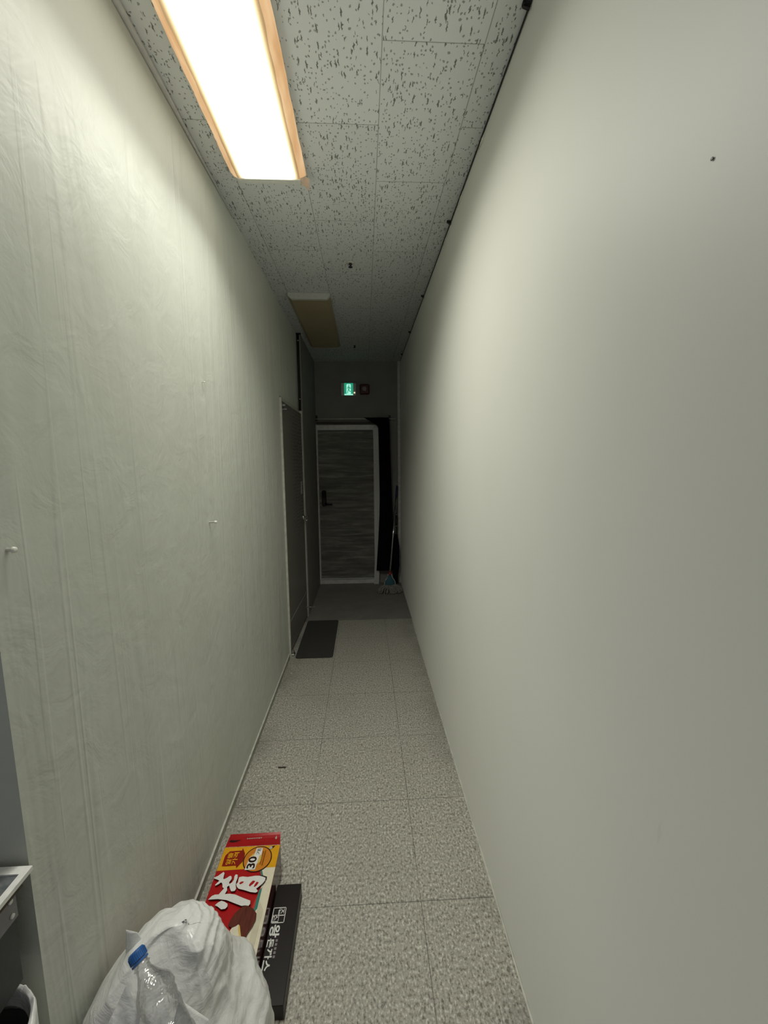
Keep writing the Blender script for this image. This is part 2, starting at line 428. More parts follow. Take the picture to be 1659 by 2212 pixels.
def glyphs(mb, s, rect, way, z, mi, bold=0):
    """letters of s as flat outlines filling rect=(x0,x1,y0,y1) on the plane z; way 'up' reads towards +Y, 'down' towards -Y"""
    cu = bpy.data.curves.new('t', 'FONT'); cu.body = s; cu.resolution_u = 3; cu.offset = bold
    ob = bpy.data.objects.new('t', cu); COL.objects.link(ob)
    dg = bpy.context.evaluated_depsgraph_get(); me = bpy.data.meshes.new_from_object(ob.evaluated_get(dg))
    vs = [v.co.copy() for v in me.vertices]
    if vs:
        a0 = min(v.x for v in vs); a1 = max(v.x for v in vs); b0 = min(v.y for v in vs); b1 = max(v.y for v in vs)
        x0, x1, y0, y1 = rect; i0 = len(mb.v)
        for v in vs:
            u = (v.x-a0)/(a1-a0); w = (v.y-b0)/(b1-b0)
            if way == 'up': mb.v.append((x1-w*(x1-x0), y0+u*(y1-y0), z))
            else: mb.v.append((x0+w*(x1-x0), y1-u*(y1-y0), z))
        for p in me.polygons:
            mb.f.append(tuple(i0+k for k in p.vertices)); mb.m.append(mi)
    bpy.data.objects.remove(ob); bpy.data.curves.remove(cu); bpy.data.meshes.remove(me)

# ================================================================== the setting
m = MB()
m.poly([(-.9, YN, 0), (W+.1, YN, 0), (W+.1, 3.93, 0), (-.9, 3.93, 0)], 0)
m.poly([(-.9, 3.93, 0), (W+.1, 3.93, 0), (W+.1, YB+.3, 0), (-.9, YB+.3, 0)], 1)
m.box((-.9, YN, -.08), (W+.1, YB+.3, -.004), 1)
struct(m, 'floor', ['floor_tile', 'floor_screed'], 'speckled grey floor tiles running down the corridor', 'floor')
m = MB().box((-.9, YN, H), (W-.0045, YB+.12, H+.05))
struct(m, 'ceiling', 'ceiling_tile', 'grey mineral tile ceiling with dark worm marks', 'ceiling')

m = MB()
m.box((-.12, YC, 0), (0, YD0, H))                      # long stretch
m.box((-.9, YC, 0), (-.12, YC+.12, H))                 # return round the corner
m.box((-.12, YD0, 2.085), (0, YD1, H))                 # over the side door
m.box((-.12, YD1, 0), (XP, YB, H), 1)                  # proud stretch past the side door, in the end wall's darker colour
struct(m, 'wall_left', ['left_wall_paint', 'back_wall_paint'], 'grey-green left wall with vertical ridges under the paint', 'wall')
m = MB().box((W, YN, 0), (W+.1, YB+.12, H+.05))
struct(m, 'wall_right', 'right_wall_paint', 'smooth grey-beige right wall', 'wall')
DX0, DX1, DZ = .058, .752, 1.975
m = MB()
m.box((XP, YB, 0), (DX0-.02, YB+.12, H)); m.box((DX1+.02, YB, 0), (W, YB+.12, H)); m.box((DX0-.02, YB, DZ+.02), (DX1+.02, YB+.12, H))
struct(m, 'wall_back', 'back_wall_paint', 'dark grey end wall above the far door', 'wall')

m = MB().box((.0005, YC+.004, 0), (.007, YD0-.012, .034), 0).box((.0005, YC+.004, .0341), (.0085, YD0-.012, .0375), 1)
struct(m, 'baseboard_left', ['trim_paint', 'trim_edge'], 'thin painted skirting strip along the left wall', 'baseboard')
m = MB()
# sealant bead: a slightly uneven strip
n = 90; pts = []; rr = []
for i in range(n):
    y = YN+.05+(3.88-YN)*i/(n-1); pts.append((W-.0035, y, .0035+.0012*mnoise.noise((0, y*3, 1)))); rr.append(.0042+.0016*mnoise.noise((3, y*4, 0)))
m.tube(pts, rr, 8)
struct(m, 'baseboard_right', 'trim_edge', 'pale sealant bead along the foot of the right wall', 'baseboard', smooth=True)
m = MB(); pts = []; rr = []
for i in range(50):
    y = YC+.01+1.5*i/49; pts.append((.006, y, H-.010)); rr.append(max(.002, .011*(1-max(0, (y-1.25))/1.0)+.0012*mnoise.noise((1, y*5, 0))))
m.tube(pts, rr, 12)
struct(m, 'trim_1', 'caulk', 'grey sealant bead in the corner of ceiling and left wall', 'trim', smooth=True)
m = MB().box((W-.036, YB-.045, .001), (W-.001, YB-.001, H-.001), bev=.004)
struct(m, 'trim_2', 'frame_paint', 'pale upright trim strip in the far right corner', 'trim')
m = MB().box((XP+.001, 3.925, .0005), (W-.002, 3.94, .0035))
struct(m, 'trim_3', 'trim_paint', 'thin strip where the floor tiles end', 'trim')

# ---------------------------------------------------------------- far door
d1 = thing('door_1', (.40, YB, 0), 'dark wood-grain door at the far end in a pale metal frame', 'door'); d1['kind'] = 'structure'
m = MB().box((DX0, YB+.035, .058), (DX1, YB+.075, DZ)); leaf = m.build('leaf', 'back_door_wood', d1)
m = MB()
m.box((DX0+.004, YB+.030, .060), (DX1-.004, YB+.0345, .098))
m.build('bottom_rail', 'back_door_wood', leaf)
m = MB()
m.box((.026, YB-.022, .0), (DX0, YB-.001, 2.03)); m.box((DX0-.014, YB-.001, 0), (DX0, YB+.034, 2.0))
m.box((DX0, YB-.022, DZ), (DX1+.06, YB-.001, 2.03)); m.box((DX0, YB-.001, DZ+.001), (DX1, YB+.034, DZ+.018))
m.box((DX1, YB-.022, 0), (DX1+.06, YB-.001, DZ)); m.box((DX1, YB-.001, 0), (DX1+.014, YB+.034, 2.0))
m.box((DX0, YB-.022, .001), (DX1, YB+.034, .050))
m.build('door_frame', 'frame_paint', d1)
m = MB().box((XP+.0005, YB-.012, 0), (.0245, YB-.001, 2.06)) if False else MB().box((.0425, YB-.030, .001), (.0475, YB-.024, 2.04))
m.build('frame_edge', 'frame_paint', d1)
lk = MB().box((.090, YB-.004, 1.015), (.146, YB+.034, 1.215), bev=.010).build('door_lock', 'black_plastic', d1)
m = MB().tube([(.135, YB-.012, 1.045), (.150, YB-.026, 1.043), (.222, YB-.030, 1.040)], [.011, .012, .010], 10)
m.build('lever', 'black_plastic', lk, smooth=True)
m = MB().box((.10, YB-.0045, 1.12), (.136, YB-.0042, 1.20)); m.build('keypad', 'dark_void', lk)
# tall white screen bar standing at the right jamb, bowed
m = MB()
def barx(z): return .010*math.sin(PI*min(1, max(0, z/2.0)))+(.012 if z > .3 else .012-.03*(.3-z))
def bar(x0, x1, y0, y1):
    def fn(u, v):
        z = .004+1.99*v; b = barx(z)-.012; c = [(x0, y0), (x1, y0), (x1, y1), (x0, y1)][int(round(u*4)) % 4]
        return (c[0]+b, c[1], z)
    m.grid(fn, 4, 24, wrap=True); m.poly([fn(k/4, 1) for k in range(4)])
bar(.748, .776, YB-.085, YB-.024); bar(.780, .812, YB-.085, YB-.024); bar(.774, .782, YB-.078, YB-.030)
m.build('screen_bar', 'white_plastic', d1)
m = MB().box((.05, YB-.030, 2.045), (.80, YB-.002, 2.068)); m.build('screen_track', 'brown_edge', d1)

# ---------------------------------------------------------------- side door
HX, HY = .004, YD0+.028
ang = math.atan2(XP-.010-HX, .86)
d2 = thing('door_2', (HX, HY, 0), 'dark grey side door with chrome lever in the left wall', 'door'); d2['kind'] = 'structure'
m = MB()
m.box((-.10, YD0+.001, 0), (.014, YD0+.022, 2.075)); m.box((-.10, YD1-.020, 0), (.036, YD1-.001, 2.075)); m.box((-.10, YD0+.022, 2.052), (.012, YD1-.021, 2.075))
m.build('door_frame', 'trim_edge', d2)
leafM = Matrix.Translation((HX, HY, 0)) @ Matrix.Rotation(-ang, 4, 'Z')
lf = bpy.data.objects.new('leaf', None)
m = MB().box((-.042, .003, .028), (0, .838, 2.045))
lf = m.build('leaf', 'side_door_paint', None); lf.parent = d2; lf.rotation_euler = (0, 0, -ang)
def leafpart(mb, name, mat, **kw):
    o = mb.build(name, mat, None, **kw); o.parent = lf; return o
leafpart(MB().box((.0003, .832, .028), (.003, .838, 2.045)), 'edge_strip', 'frame_paint')
leafpart(MB().box((.0003, .02, .270), (.0022, .831, .279)), 'kick_strip', 'grey_plastic')
leafpart(MB().box((.0003, .700, 1.28), (.006, .745, 1.40), bev=.002).box((.0062, .706, 1.30), (.0066, .739, 1.38)), 'lock_plate', 'grey_plastic')
m = MB().lathe([(.028, 0), (.030, .004), (.026, .012), (.014, .016), (.012, .045)], 20, Matrix.Translation((.0005, .760, 1.045)) @ Matrix.Rotation(PI/2, 4, 'Y'))
m.tube([(.043, .765, 1.045), (.050, .745, 1.046), (.052, .70, 1.040), (.050, .645, 1.030)], [.014, .015, .012, .009], 12)
leafpart(m, 'lever_handle', 'chrome', smooth=True)
m = MB().box((.001, .745, .118), (.004, .775, .142)).tube([(.003, .76, .130), (.075, .765, .131)], .0035, 8).lathe([(.002, 0), (.006, .003), (.006, .010), (.002, .013)], 10, Matrix.Translation((.072, .765, .131)) @ Matrix.Rotation(PI/2, 4, 'Y'))
leafpart(m, 'door_stop', 'dull_steel', smooth=True)
m = MB().box((.001, .012, 2.012), (.030, .060, 2.026)).box((.001, .030, 1.985), (.038, .062, 1.998), bev=.002)
leafpart(m, 'top_pivot', 'dull_steel')
m = MB().lathe([(.014, 0), (.016, .004), (.016, .020), (.010, .024), (.008, .040)], 16, Matrix.Translation((.016, .012, .012)))
m.box((-.01, -.012, .002), (.034, .034, .012), bev=.003)
leafpart(m, 'bottom_pivot', 'dull_steel')
m = MB().box((-.30, YD0+.03, .0), (-.29, YD1-.02, 2.05)); m.build('back_panel', 'dark_void', d2)

# ================================================================== lamps
def make_lamp(lit):
    a, bw, L = .152, .128, .665           # half widths at ceiling / underside, half length
    zt, zm, zb = -.001, -.022, -.040
    parts = []
    h = MB().box((-a, -L, zm), (a, L, zt))
    parts.append(('housing', h, 'white_metal', False))
    d = MB(); NL = 60
    wob = lambda y, s: (.005*mnoise.noise((s*3.1, y*6, .5))+.003*mnoise.noise((s, y*17, 2))) if lit else 0
    def under(u, v):
        y = -(L-.028)+2*(L-.028)*v; x = -bw+2*bw*u
        return (x+wob(y, 1)*(abs(x)/bw)*(1 if x > 0 else -1), y, zb-.0008*(1-(2*u-1)**2))
    d.grid(under, 13, NL)
    parts.append(('diffuser', d, 'lit_diffuser' if lit else 'unlit_diffuser', True))
    sd = MB()
    for s in (-1, 1):
        def side(u, v):
            y = -(L-.028)+2*(L-.028)*v
            x0 = bw+wob(y, 1)*1; x1 = a+.002+wob(y, 2)*.6; t = u
            return (s*(x0+(x1-x0)*t+.003*math.sin(PI*t)*(1+3*mnoise.noise((s, y*25, t*2)) if lit else 0)), y, zb+(zm+.001-zb)*t)
        sd.grid(side, 5, NL)
    parts.append(('diffuser_side', sd, 'lit_diffuser_side' if lit else 'unlit_diffuser', True))
    for s in (-1, 1):
        y0, y1 = sorted((s*L, s*(L-.027)))
        e = MB()
        # tapering end cap
        p = [(-a, zm), (a, zm), (bw, zb-.003), (-bw, zb-.003)]
        A = [(x, y0, z) for x, z in p]; B = [(x, y1, z) for x, z in p]
        e.poly(A); e.poly(B)
        for k in range(4): e.poly([A[k], A[(k+1) % 4], B[(k+1) % 4], B[k]])
        parts.append(('end_cap', e, 'white_metal' if not lit else 'white_metal', False))
    return parts
def lamp(loc, lit, label):
    t = thing('ceiling_light', loc, label, 'ceiling light', 'box lights on the corridor ceiling')
    for nm, mb, mt, sm in make_lamp(lit):
        o = mb.build(nm, mt, None, smooth=sm); o.parent = t
    return t
l1 = lamp((.256, 1.232, H), True, 'lit box ceiling light with yellowed edges, near the camera')
f = MB()
f.poly([(.128, .632, -.040), (.150, .636, -.028), (.166, .650, -.030), (.158, .700, -.046), (.150, .690, -.044), (.140, .668, -.044)])
f.poly([(.126, .640, -.041), (.140, .668, -.0445), (.134, .665, -.050)])
o = f.build('torn_film', 'pinkish', None); o.parent = l1
l2 = lamp((.252, 3.798, H), False, 'unlit box ceiling light with a brownish diffuser, towards the far door')

al_ = bpy.data.lights.new('lamp_tubes', 'AREA'); al_.shape = 'RECTANGLE'; al_.size = .15; al_.size_y = .98
al_.energy = 13.4; al_.color = (1, .992, .905); al_.spread = math.radians(138)
ao = bpy.data.objects.new('lamp_tubes', al_); COL.objects.link(ao); ao.location = (.262, 1.375, H-.064); ao.rotation_euler = (0, -math.radians(16), 0)
# ---------------------------------------------------------------- ceiling fittings
def sprinkler(x, y, label):
    t = thing('sprinkler_head', (x, y, H), label, 'sprinkler', 'sprinkler heads in the ceiling')
    o = MB().lathe([(.026, -.0005), (.025, -.004), (.016, -.006)], 20).build('escutcheon', 'white_metal', None, smooth=True); o.parent = t
    o = MB().lathe([(.010, -.006), (.010, -.012), (.006, -.014), (.005, -.024), (.013, -.025), (.013, -.028), (.003, -.029)], 16).build('head', 'black_rubber', None, smooth=True); o.parent = t
sprinkler(.567, 2.672, 'small sprinkler head in the ceiling between the two box lights')
sprinkler(.551, 4.472, 'small sprinkler head in the ceiling beside the far end of the unlit light')

cb = thing('cable', (W-.006, 2.4, H-.006), 'thin black cable running along the top of the right wall', 'cable')
m = MB(); pts = []
for i in range(140):
    y = YN+.05+(5.1-YN)*i/139; pts.append((W-.0040+.0012*mnoise.noise((0, y*2.3, 4)), y, H-.0045-.003*abs(mnoise.noise((2, y*2.9, 1)))))
m.tube(pts, .0024, 8); m.build('wire', 'black_rubber', cb, smooth=True)
for y in (1.222, 2.217, 3.16, 4.011, 4.821):
    m = MB().box((W-.024, y-.006, H-.006), (W-.002, y+.006, H-.0005)).tube([(W-.004, y-.001, H-.016), (W-.012, y, H-.013), (W-.020, y+.006, H-.004)], .004, 6)
    m.build('clip', 'black_rubber', cb)
# peeled slivers of wall lining at the cable
for y, l in ((1.62, .10), (1.93, .16), (2.30, .13)):
    m = MB(); m.poly([(W-.0005, y, H-.014), (W-.007, y+l*.4, H-.017), (W-.006, y+l*.7, H-.020), (W-.0005, y+l, H-.015), (W-.0005, y+l*.5, H-.024)])
    o = m.build('trim_4', 'trim_edge'); o['kind'] = 'structure'

cd = thing('conduit', (.030, 4.085, 2.45), 'black cable conduit dropping from the ceiling to the side door', 'conduit')
m = MB().tube([(.020, 4.086, H-.001), (.020, 4.086, 2.60), (.021, 4.085, 2.35), (.0205, 4.085, 2.077)], .0115, 12); m.build('tube', 'black_rubber', cd, smooth=True)
m = MB().box((.006, 4.070, H-.010), (.050, 4.098, H-.001)); m.build('cap', 'black_rubber', cd)
for z in (2.185, 2.725):
    m = MB().lathe([(.005, 0), (.0055, .003), (.003, .006)], 10, Matrix.Translation((.024, 4.0735, z)) @ Matrix.Rotation(PI/2, 4, 'X')); m.build('clip', 'white_plastic', cd)

# ---------------------------------------------------------------- signs on the end wall
ex = thing('exit_sign', (.45, YB, 2.457), 'small lit green exit sign with running figure above far door', 'exit sign')
y0 = YB-.050
m = MB().box((.362, y0+.002, 2.382), (.4045, YB-.001, 2.532), bev=.004).box((.5105, y0+.002, 2.382), (.547, YB-.001, 2.532), bev=.004).box((.4045, y0+.007, 2.384), (.5105, YB-.001, 2.530))
m.build('housing', 'white_plastic', ex)
cx0, cx1, cz0, cz1 = .405, .510, 2.386, 2.530
m = MB()
m.box((cx0, y0, cz0), (cx1, y0+.006, cz1), 0)
def fig(pts, mi, dy=.0006): m.poly([(cx0+(cx1-cx0)*a, y0-dy, cz0+(cz1-cz0)*b) for a, b in pts], mi)
fig([(.0, .0), (1, .0), (1, .10), (0, .10)], 1)
fig([(.24, .10), (.24, .86), (.34, .92), (.66, .92), (.76, .86), (.76, .10)], 1)
G = .0012
fig([(.52+.055*math.cos(k*PI/5), .80+.055*math.sin(k*PI/5)) for k in range(10)], 0, G)
fig([(.48, .74), (.58, .74), (.56, .48), (.44, .48)], 0, G)                       # trunk
fig([(.44, .50), (.52, .46), (.44, .30), (.36, .14), (.29, .15), (.37, .32)], 0, G)   # back leg
fig([(.46, .50), (.56, .50), (.64, .36), (.74, .34), (.74, .28), (.60, .28), (.52, .42)], 0, G)
fig([(.49, .73), (.36, .66), (.30, .54), (.35, .51), (.41, .62), (.50, .66)], 0, G)
fig([(.57, .72), (.66, .60), (.75, .61), (.75, .55), (.62, .53), (.55, .62)], 0, G)
m.build('panel', ['sign_green', 'sign_white'], ex)
m = MB().lathe([(.0075, 0), (.006, .004), (.001, .006)], 12, Matrix.Translation((.528, y0+.002, 2.416)) @ Matrix.Rotation(PI/2, 4, 'X')); m.build('indicator', 'led_amber', ex)
al = thing('fire_alarm', (.652, YB, 2.458), 'dark red square fire alarm beside the exit sign', 'alarm')
m = MB().box((.592, YB-.045, 2.398), (.712, YB+.002, 2.520), bev=.012); m.build('body', 'red_plastic', al)
M = Matrix.Translation((.650, YB-.0455, 2.463)) @ Matrix.Rotation(PI/2, 4, 'X')
m = MB().lathe([(.030, 0), (.031, .003), (.026, .010), (.020, .012), (.008, .008), (.002, .007)], 24, M); m.build('lens', 'alarm_grey', al, smooth=True)

# ---------------------------------------------------------------- rod and curtain
rd = thing('curtain_rod', (.53, YB-.07, 2.098), 'thin pale curtain rod across the top of the far door', 'curtain rod')
m = MB().tube([(.047, YB-.068, 2.100), (1.030, YB-.068, 2.100)], .0065, 10); m.build('rod', 'white_plastic', rd, smooth=True)
for x in (.052, .958):
    m = MB().box((x-.012, YB-.010, 2.085), (x+.012, YB-.001, 2.150), bev=.003).box((x-.006, YB-.080, 2.086), (x+.006, YB-.010, 2.093)); m.build('bracket', 'black_plastic', rd)
m = MB()
Lf = [(2.108, .640), (2.06, .73), (2.02, .800), (1.97, .822), (1.2, .824), (.9, .816), (.6, .800), (.19, .772)]
Rf = [(2.108, .942), (2.0, .950), (1.5, .962), (1.0, .975), (.7, .990), (.4, 1.018), (.19, 1.020)]
def itp(T, z):
    for (z0, a), (z1, b) in zip(T, T[1:]):
        if z <= z0 and z >= z1: return a+(b-a)*(z0-z)/(z0-z1)
    return T[-1][1]
def cur(u, v):
    z = 2.112-1.922*v; l, r = itp(Lf, min(z, 2.108)), itp(Rf, min(z, 2.108)); x = l+(r-l)*u
    amp = .010 if v > .03 else .004
    y = YB-.118+amp*math.sin(u*31+2*mnoise.noise((u*3, z*1.5, 0)))+.012*mnoise.noise((u*4, z*2, 7))
    if z > 2.09: y = YB-.085+(y-(YB-.085))*.35
    return (x, y, z+.006*mnoise.noise((u*6, 0, 3))*(1 if v > .9 else 0))
m.grid(cur, 60, 70)
ct = single(m, 'curtain', 'navy_cloth', (.88, YB-.10, 2.10), 'long black curtain bunched to the right of the far door', 'curtain', smooth=True, solid=.003)

# ---------------------------------------------------------------- mop and umbrella in the far right corner
BX, BY = .925, 4.80
mp = thing('mop', (BX, BY, 0), 'string mop with teal clamp and steel pole in far right corner', 'mop')
m = MB(); rnd = random.Random(3)
for k in range(130):
    a = rnd.uniform(0, 2*PI); L = rnd.uniform(.6, 1.0); ex_ = .165*math.cos(a)*L; ey = .10*math.sin(a)*L
    p = [(BX+ex_*.12, BY+ey*.15, .085), (BX+ex_*.45, BY+ey*.5, .080+rnd.uniform(-.01, .012)), (BX+ex_*.8+rnd.uniform(-.01, .01), BY+ey*.85, .058+rnd.uniform(-.01, .015)), (BX+ex_, BY+ey+rnd.uniform(-.01, .01), .008+rnd.uniform(0, .01)), (BX+ex_*1.02+rnd.uniform(-.015, .015), BY+ey*1.1, .006)]
    p = [(min(x, W-.012), y, z) for x, y, z in p]
    m.tube(p, [.006, .0075, .0075, .006, .005], 5)
m.build('mop_head', 'mop_yarn', mp, smooth=True)
tilt = Matrix.Translation((BX, BY, .075))
m = MB()
prof = [(.066, 0), (.062, .05), (.052, .075), (.030, .105), (.020, .130), (.018, .150)]
i0 = []
for k in range(len(prof)): pass
m.grid(lambda u, v: (lambda r, z: tilt @ Vector((r*math.cos(2*PI*u), .30*r*math.sin(2*PI*u), z)))(*prof[int(round(v*(len(prof)-1)))]), 24, len(prof), wrap=True)
clamp = m.build('clamp', 'teal_plastic', mp, smooth=True)
m = MB()
for s in (-1, 1): m.tube([tilt @ Vector((s*(r+.002), -.004, z)) for r, z in prof], .004, 6)
m.build('rim', 'white_plastic', clamp, smooth=True)
A_ = tilt @ Vector((0, 0, .135)); T_ = Vector((1.043, 5.115, 1.275)); D_ = T_-A_
m = MB().tube([A_, A_+D_*.035], .019, 12); m.build('collar', 'red_cap', mp, smooth=True)
m = MB().tube([A_+D_*.035, A_+D_*.86], .0095, 12); m.build('pole', 'chrome', mp, smooth=True)
m = MB().tube([A_+D_*.86, A_+D_*.88, A_+D_*.99, T_], [.010, .0135, .0135, .009], 12); m.build('grip', 'blue_grip', mp, smooth=True)

um = thing('umbrella', (1.01, 5.06, 0), 'slim black folded umbrella propped behind the mop pole', 'umbrella')
U0, U1 = Vector((1.005, 4.99, .0)), Vector((1.028, 5.06, .93)); DU = U1-U0
m = MB().tube([U0+DU*.06, U0+DU*.12, U0+DU*.3, U0+DU*.55, U0+DU*.72], [.008, .028, .048, .042, .016], 14); m.build('canopy', 'navy_cloth', um, smooth=True)
m = MB().tube([U0, U0+DU*.07], [.003, .005], 8); m.build('tip', 'black_plastic', um, smooth=True)
m = MB().tube([U0+DU*.70, U0+DU*.84], .006, 8); m.build('shaft', 'black_plastic', um, smooth=True)
m = MB().tube([U0+DU*.82, U0+DU*.86, U1], [.009, .014, .012], 12); m.build('handle', 'black_plastic', um, smooth=True)
for f_ in (.83, .985):
    p = U0+DU*f_
    m = MB().lathe([(.0148, -.004), (.0155, 0), (.0148, .004)], 14, Matrix.Translation(p)); m.build('ferrule', 'chrome', um, smooth=True)

# ---------------------------------------------------------------- on the floor
m = MB(); x0, x1, y0, y1, r = .050, .355, 3.165, 3.945, .025; P_ = []
for cx, cy, a0 in ((x1-r, y1-r, 0), (x0+r, y1-r, PI/2), (x0+r, y0+r, PI), (x1-r, y0+r, 1.5*PI)):
    P_ += [(cx+r*math.cos(a0+k*PI/12), cy+r*math.sin(a0+k*PI/12)) for k in range(7)]
m.poly([(x, y, .0055) for x, y in P_])
for k in range(len(P_)):
    a, b = P_[k], P_[(k+1) % len(P_)]; m.poly([(a[0], a[1], .0006), (b[0], b[1], .0006), (b[0], b[1], .0055), (a[0], a[1], .0055)])
single(m, 'door_mat', 'mat_rubber', (.2, 3.55, 0), 'dark grey rectangular mat on the floor at the side door', 'mat')
def crumb(x, y, r, label, mat='crumb', sq=(1, 1, .6), name='paper_scrap'):
    m = MB(); rr = random.Random(int(x*999))
    m.grid(lambda u, v: (x+sq[0]*r*math.sin(PI*v)*math.cos(2*PI*u)*(1+.2*math.sin(9*u)), y+sq[1]*r*math.sin(PI*v)*math.sin(2*PI*u), sq[2]*r*(1-math.cos(PI*v))+.0004), 8, 6, wrap=True)
    single(m, name, mat, (x, y, 0), label, 'scrap', smooth=True)
crumb(.030, 1.750, .0055, 'tiny white paper scrap on the floor against the left skirting')
crumb(.060, 2.93, .007, 'tiny pale paper scrap on the floor just before the dark mat', 'trim_edge')
m = MB().box((.160, 1.972, .0005), (.200, 1.979, .005), bev=.001); single(m, 'twig', 'scrap_brown', (.18, 1.975, 0), 'small dark sliver lying on the floor tiles near left wall', 'scrap')

# nails in the walls
def nail(px, axis, y, z, mat, label, r=.004, l=.012):
    M = Matrix.Translation((px, y, z)) @ Matrix.Rotation(PI/2*axis, 4, 'Y')
    m = MB().lathe([(r*.6, -.001), (r*.6, l*.7), (r, l*.72), (r*.9, l), (r*.3, l*1.05)], 10, M)
    single(m, 'nail', mat, (px, y, z), label, 'nail', 'nails in the corridor walls', smooth=True)
nail(0, 1, .738, 1.444, 'nail_white', 'painted nail head in the left wall at the near left edge', .006, .014)
nail(0, 1, 1.673, 1.351, 'nail_white', 'white peg sticking out of the left wall at mid height', .006, .030)
nail(0, 1, 1.688, 1.906, 'nail_white', 'small painted nail in the left wall above the white peg', .003, .012)
nail(W, -1, .564, 1.982, 'nail_dark', 'small dark nail in the right wall', .0024, .002)

# ================================================================== red snack carton
ART = {
    'corners': [(81,1414),(287,1411),(77,1217),(281,1138)],
    'han_a': [(108,1314),(113,1310),(115,1290),(119,1288),(127,1292),(135,1298),(140,1298),(144,1292),(145,1287),(140,1276),(143,1270),(150,1275),(154,1284),(152,1297),(155,1303),(162,1301),(165,1290),(164,1277),(166,1265),(171,1253),(169,1246),(163,1245),(157,1245),(152,1251),(147,1259),(144,1265),(138,1261),(142,1249),(138,1237),(124,1234),(117,1236),(129,1256),(122,1261),(120,1268),(116,1275),(111,1277),(106,1272),(96,1267),(94,1270),(104,1284),(95,1288),(84,1292),(80,1295),(94,1301),(99,1306)],
    'han_b': [(170,1292),(181,1294),(200,1291),(226,1294),(242,1293),(254,1289),(264,1285),(264,1275),(258,1265),(247,1255),(240,1249),(247,1243),(247,1238),(241,1236),(223,1239),(199,1247),(180,1252),(172,1259),(167,1268),(171,1274),(170,1283)],
    'han_c': [(88,1222),(96,1233),(105,1237),(121,1237),(130,1254),(142,1249),(138,1237),(155,1237),(173,1234),(190,1227),(207,1220),(231,1211),(233,1201),(229,1195),(218,1197),(206,1196),(182,1205),(151,1217),(121,1222),(104,1222)],
    'han_d': [(134,1216),(146,1212),(158,1205),(160,1197),(155,1190),(142,1189),(128,1198),(117,1203),(125,1211)],
    'hole1': [(176,1271),(182,1276),(191,1276),(190,1271),(181,1266)],
    'hole2': [(212,1262),(215,1269),(222,1277),(231,1275),(227,1267),(216,1257)],
    'hole3': [(230,1256),(232,1264),(236,1272),(244,1270),(240,1260),(234,1255)],
    'han_shadow': [(235,1297),(253,1294),(268,1289),(268,1282),(264,1275),(264,1285),(254,1289),(242,1293)],
    'yellow': [(80,1413),(286,1411),(280,1325),(79,1324)],
    'cream': [(242,1324),(282,1326),(280,1228),(279,1156),(249,1074),(234,1075),(258,1157),(255,1199),(254,1254),(268,1289),(250,1297),(240,1315)],
    'teal': [(237,1320),(242,1320),(252,1297),(246,1298),(240,1308)],
    'teal2': [(250,1248),(259,1258),(259,1231),(259,1189),(253,1182),(248,1188),(249,1221)],
    'pink': [(248,1230),(249,1199),(248,1188),(240,1192),(243,1211)],
    'arrow': [(150,1407),(164,1384),(166,1357),(148,1330),(143,1340),(106,1339),(93,1340),(92,1370),(93,1381),(104,1396),(149,1397)],
    'circ': [(212,1360),(198,1410),(224,1311),(160,1358),(263,1367)],
    'badge': [(255,1407),(271,1410),(264,1400),(251,1406),(257,1409),(263,1402),(258,1395),(250,1399)],
    'dome': [(181,1139),(183,1155),(192,1176),(209,1192),(224,1196),(246,1186),(262,1170),(264,1153),(258,1132),(249,1116),(245,1101),(244,1088),(245,1079),(231,1106),(213,1141),(195,1132)],
    'creamin': [(191,1124),(195,1132),(206,1136),(213,1141),(231,1106),(244,1081),(245,1068),(219,1089)],
    'yel2': [(213,1141),(218,1137),(231,1106),(246,1079),(245,1068),(233,1093),(216,1125)],
    't30': [(189,1323),(211,1397),(221,1397),(189,1332),(226,1330),(204,1360),(222,1374)],
    'tarr': [(109,1344),(115,1390),(149,1389),(148,1344)],
    'flap': [(81,1414),(287,1411),(279,1466),(85,1468)],
}
BT, BX0, BX1, BYN, BYF = .130, .0795, .2895, .985, 1.4135
cx = thing('snack_carton', (.185, 1.2, 0), 'large red and yellow snack carton lying on the floor beside white bag', 'carton')
m = MB()
m.poly([(BX0, BYN, BT), (BX1, BYN, BT), (BX1, BYF, BT), (BX0, BYF, BT)], 0)
m.poly([(BX1, BYN, .001), (BX1, BYF, .001), (BX1, BYF, BT), (BX1, BYN, BT)], 1)
m.poly([(BX0, BYN, .001), (BX0, BYF, .001), (BX0, BYF, BT), (BX0, BYN, BT)], 0)
m.poly([(BX0, BYF, .001), (BX1, BYF, .001), (BX1, BYF, BT), (BX0, BYF, BT)], 0)
m.poly([(BX0, BYN, .001), (BX1, BYN, .001), (BX1, BYN, BT), (BX0, BYN, BT)], 0)
m.poly([(BX0, BYN, .001), (BX1, BYN, .001), (BX1, BYF, .001), (BX0, BYF, .001)], 0)
m.build('body', ['print_red', 'print_maroon'], cx)
PM = ['print_red', 'print_yellow', 'print_cream', 'print_white', 'print_teal', 'print_pink', 'print_dark', 'print_orange', 'print_arrow', 'print_choc_dome', 'print_pale_yellow', 'print_badge', 'print_ochre', 'card_shade']
PI_ = {k: i for i, k in enumerate(PM)}
pr = MB(); lev = [0]
def art(key, mat, pts=None):
    lev[0] += 1; z = BT+.00012*lev[0]
    pr.poly([(min(x/1000, BX1-.0004), min(max(y/1000, BYN), BYF-.0004), z) for x, y in (pts or ART[key])], PI_[mat])
art(0, 'print_cream', [(236, 1344), (289, 1344), (289, 986), (200, 986), (238, 1100), (256, 1160), (252, 1230), (256, 1290), (240, 1325)])
art(0, 'print_yellow', [(80, 1413), (289, 1413), (289, 1327), (80, 1324)])
art('teal2', 'print_teal'); art('pink', 'print_pink'); art('teal', 'print_teal')
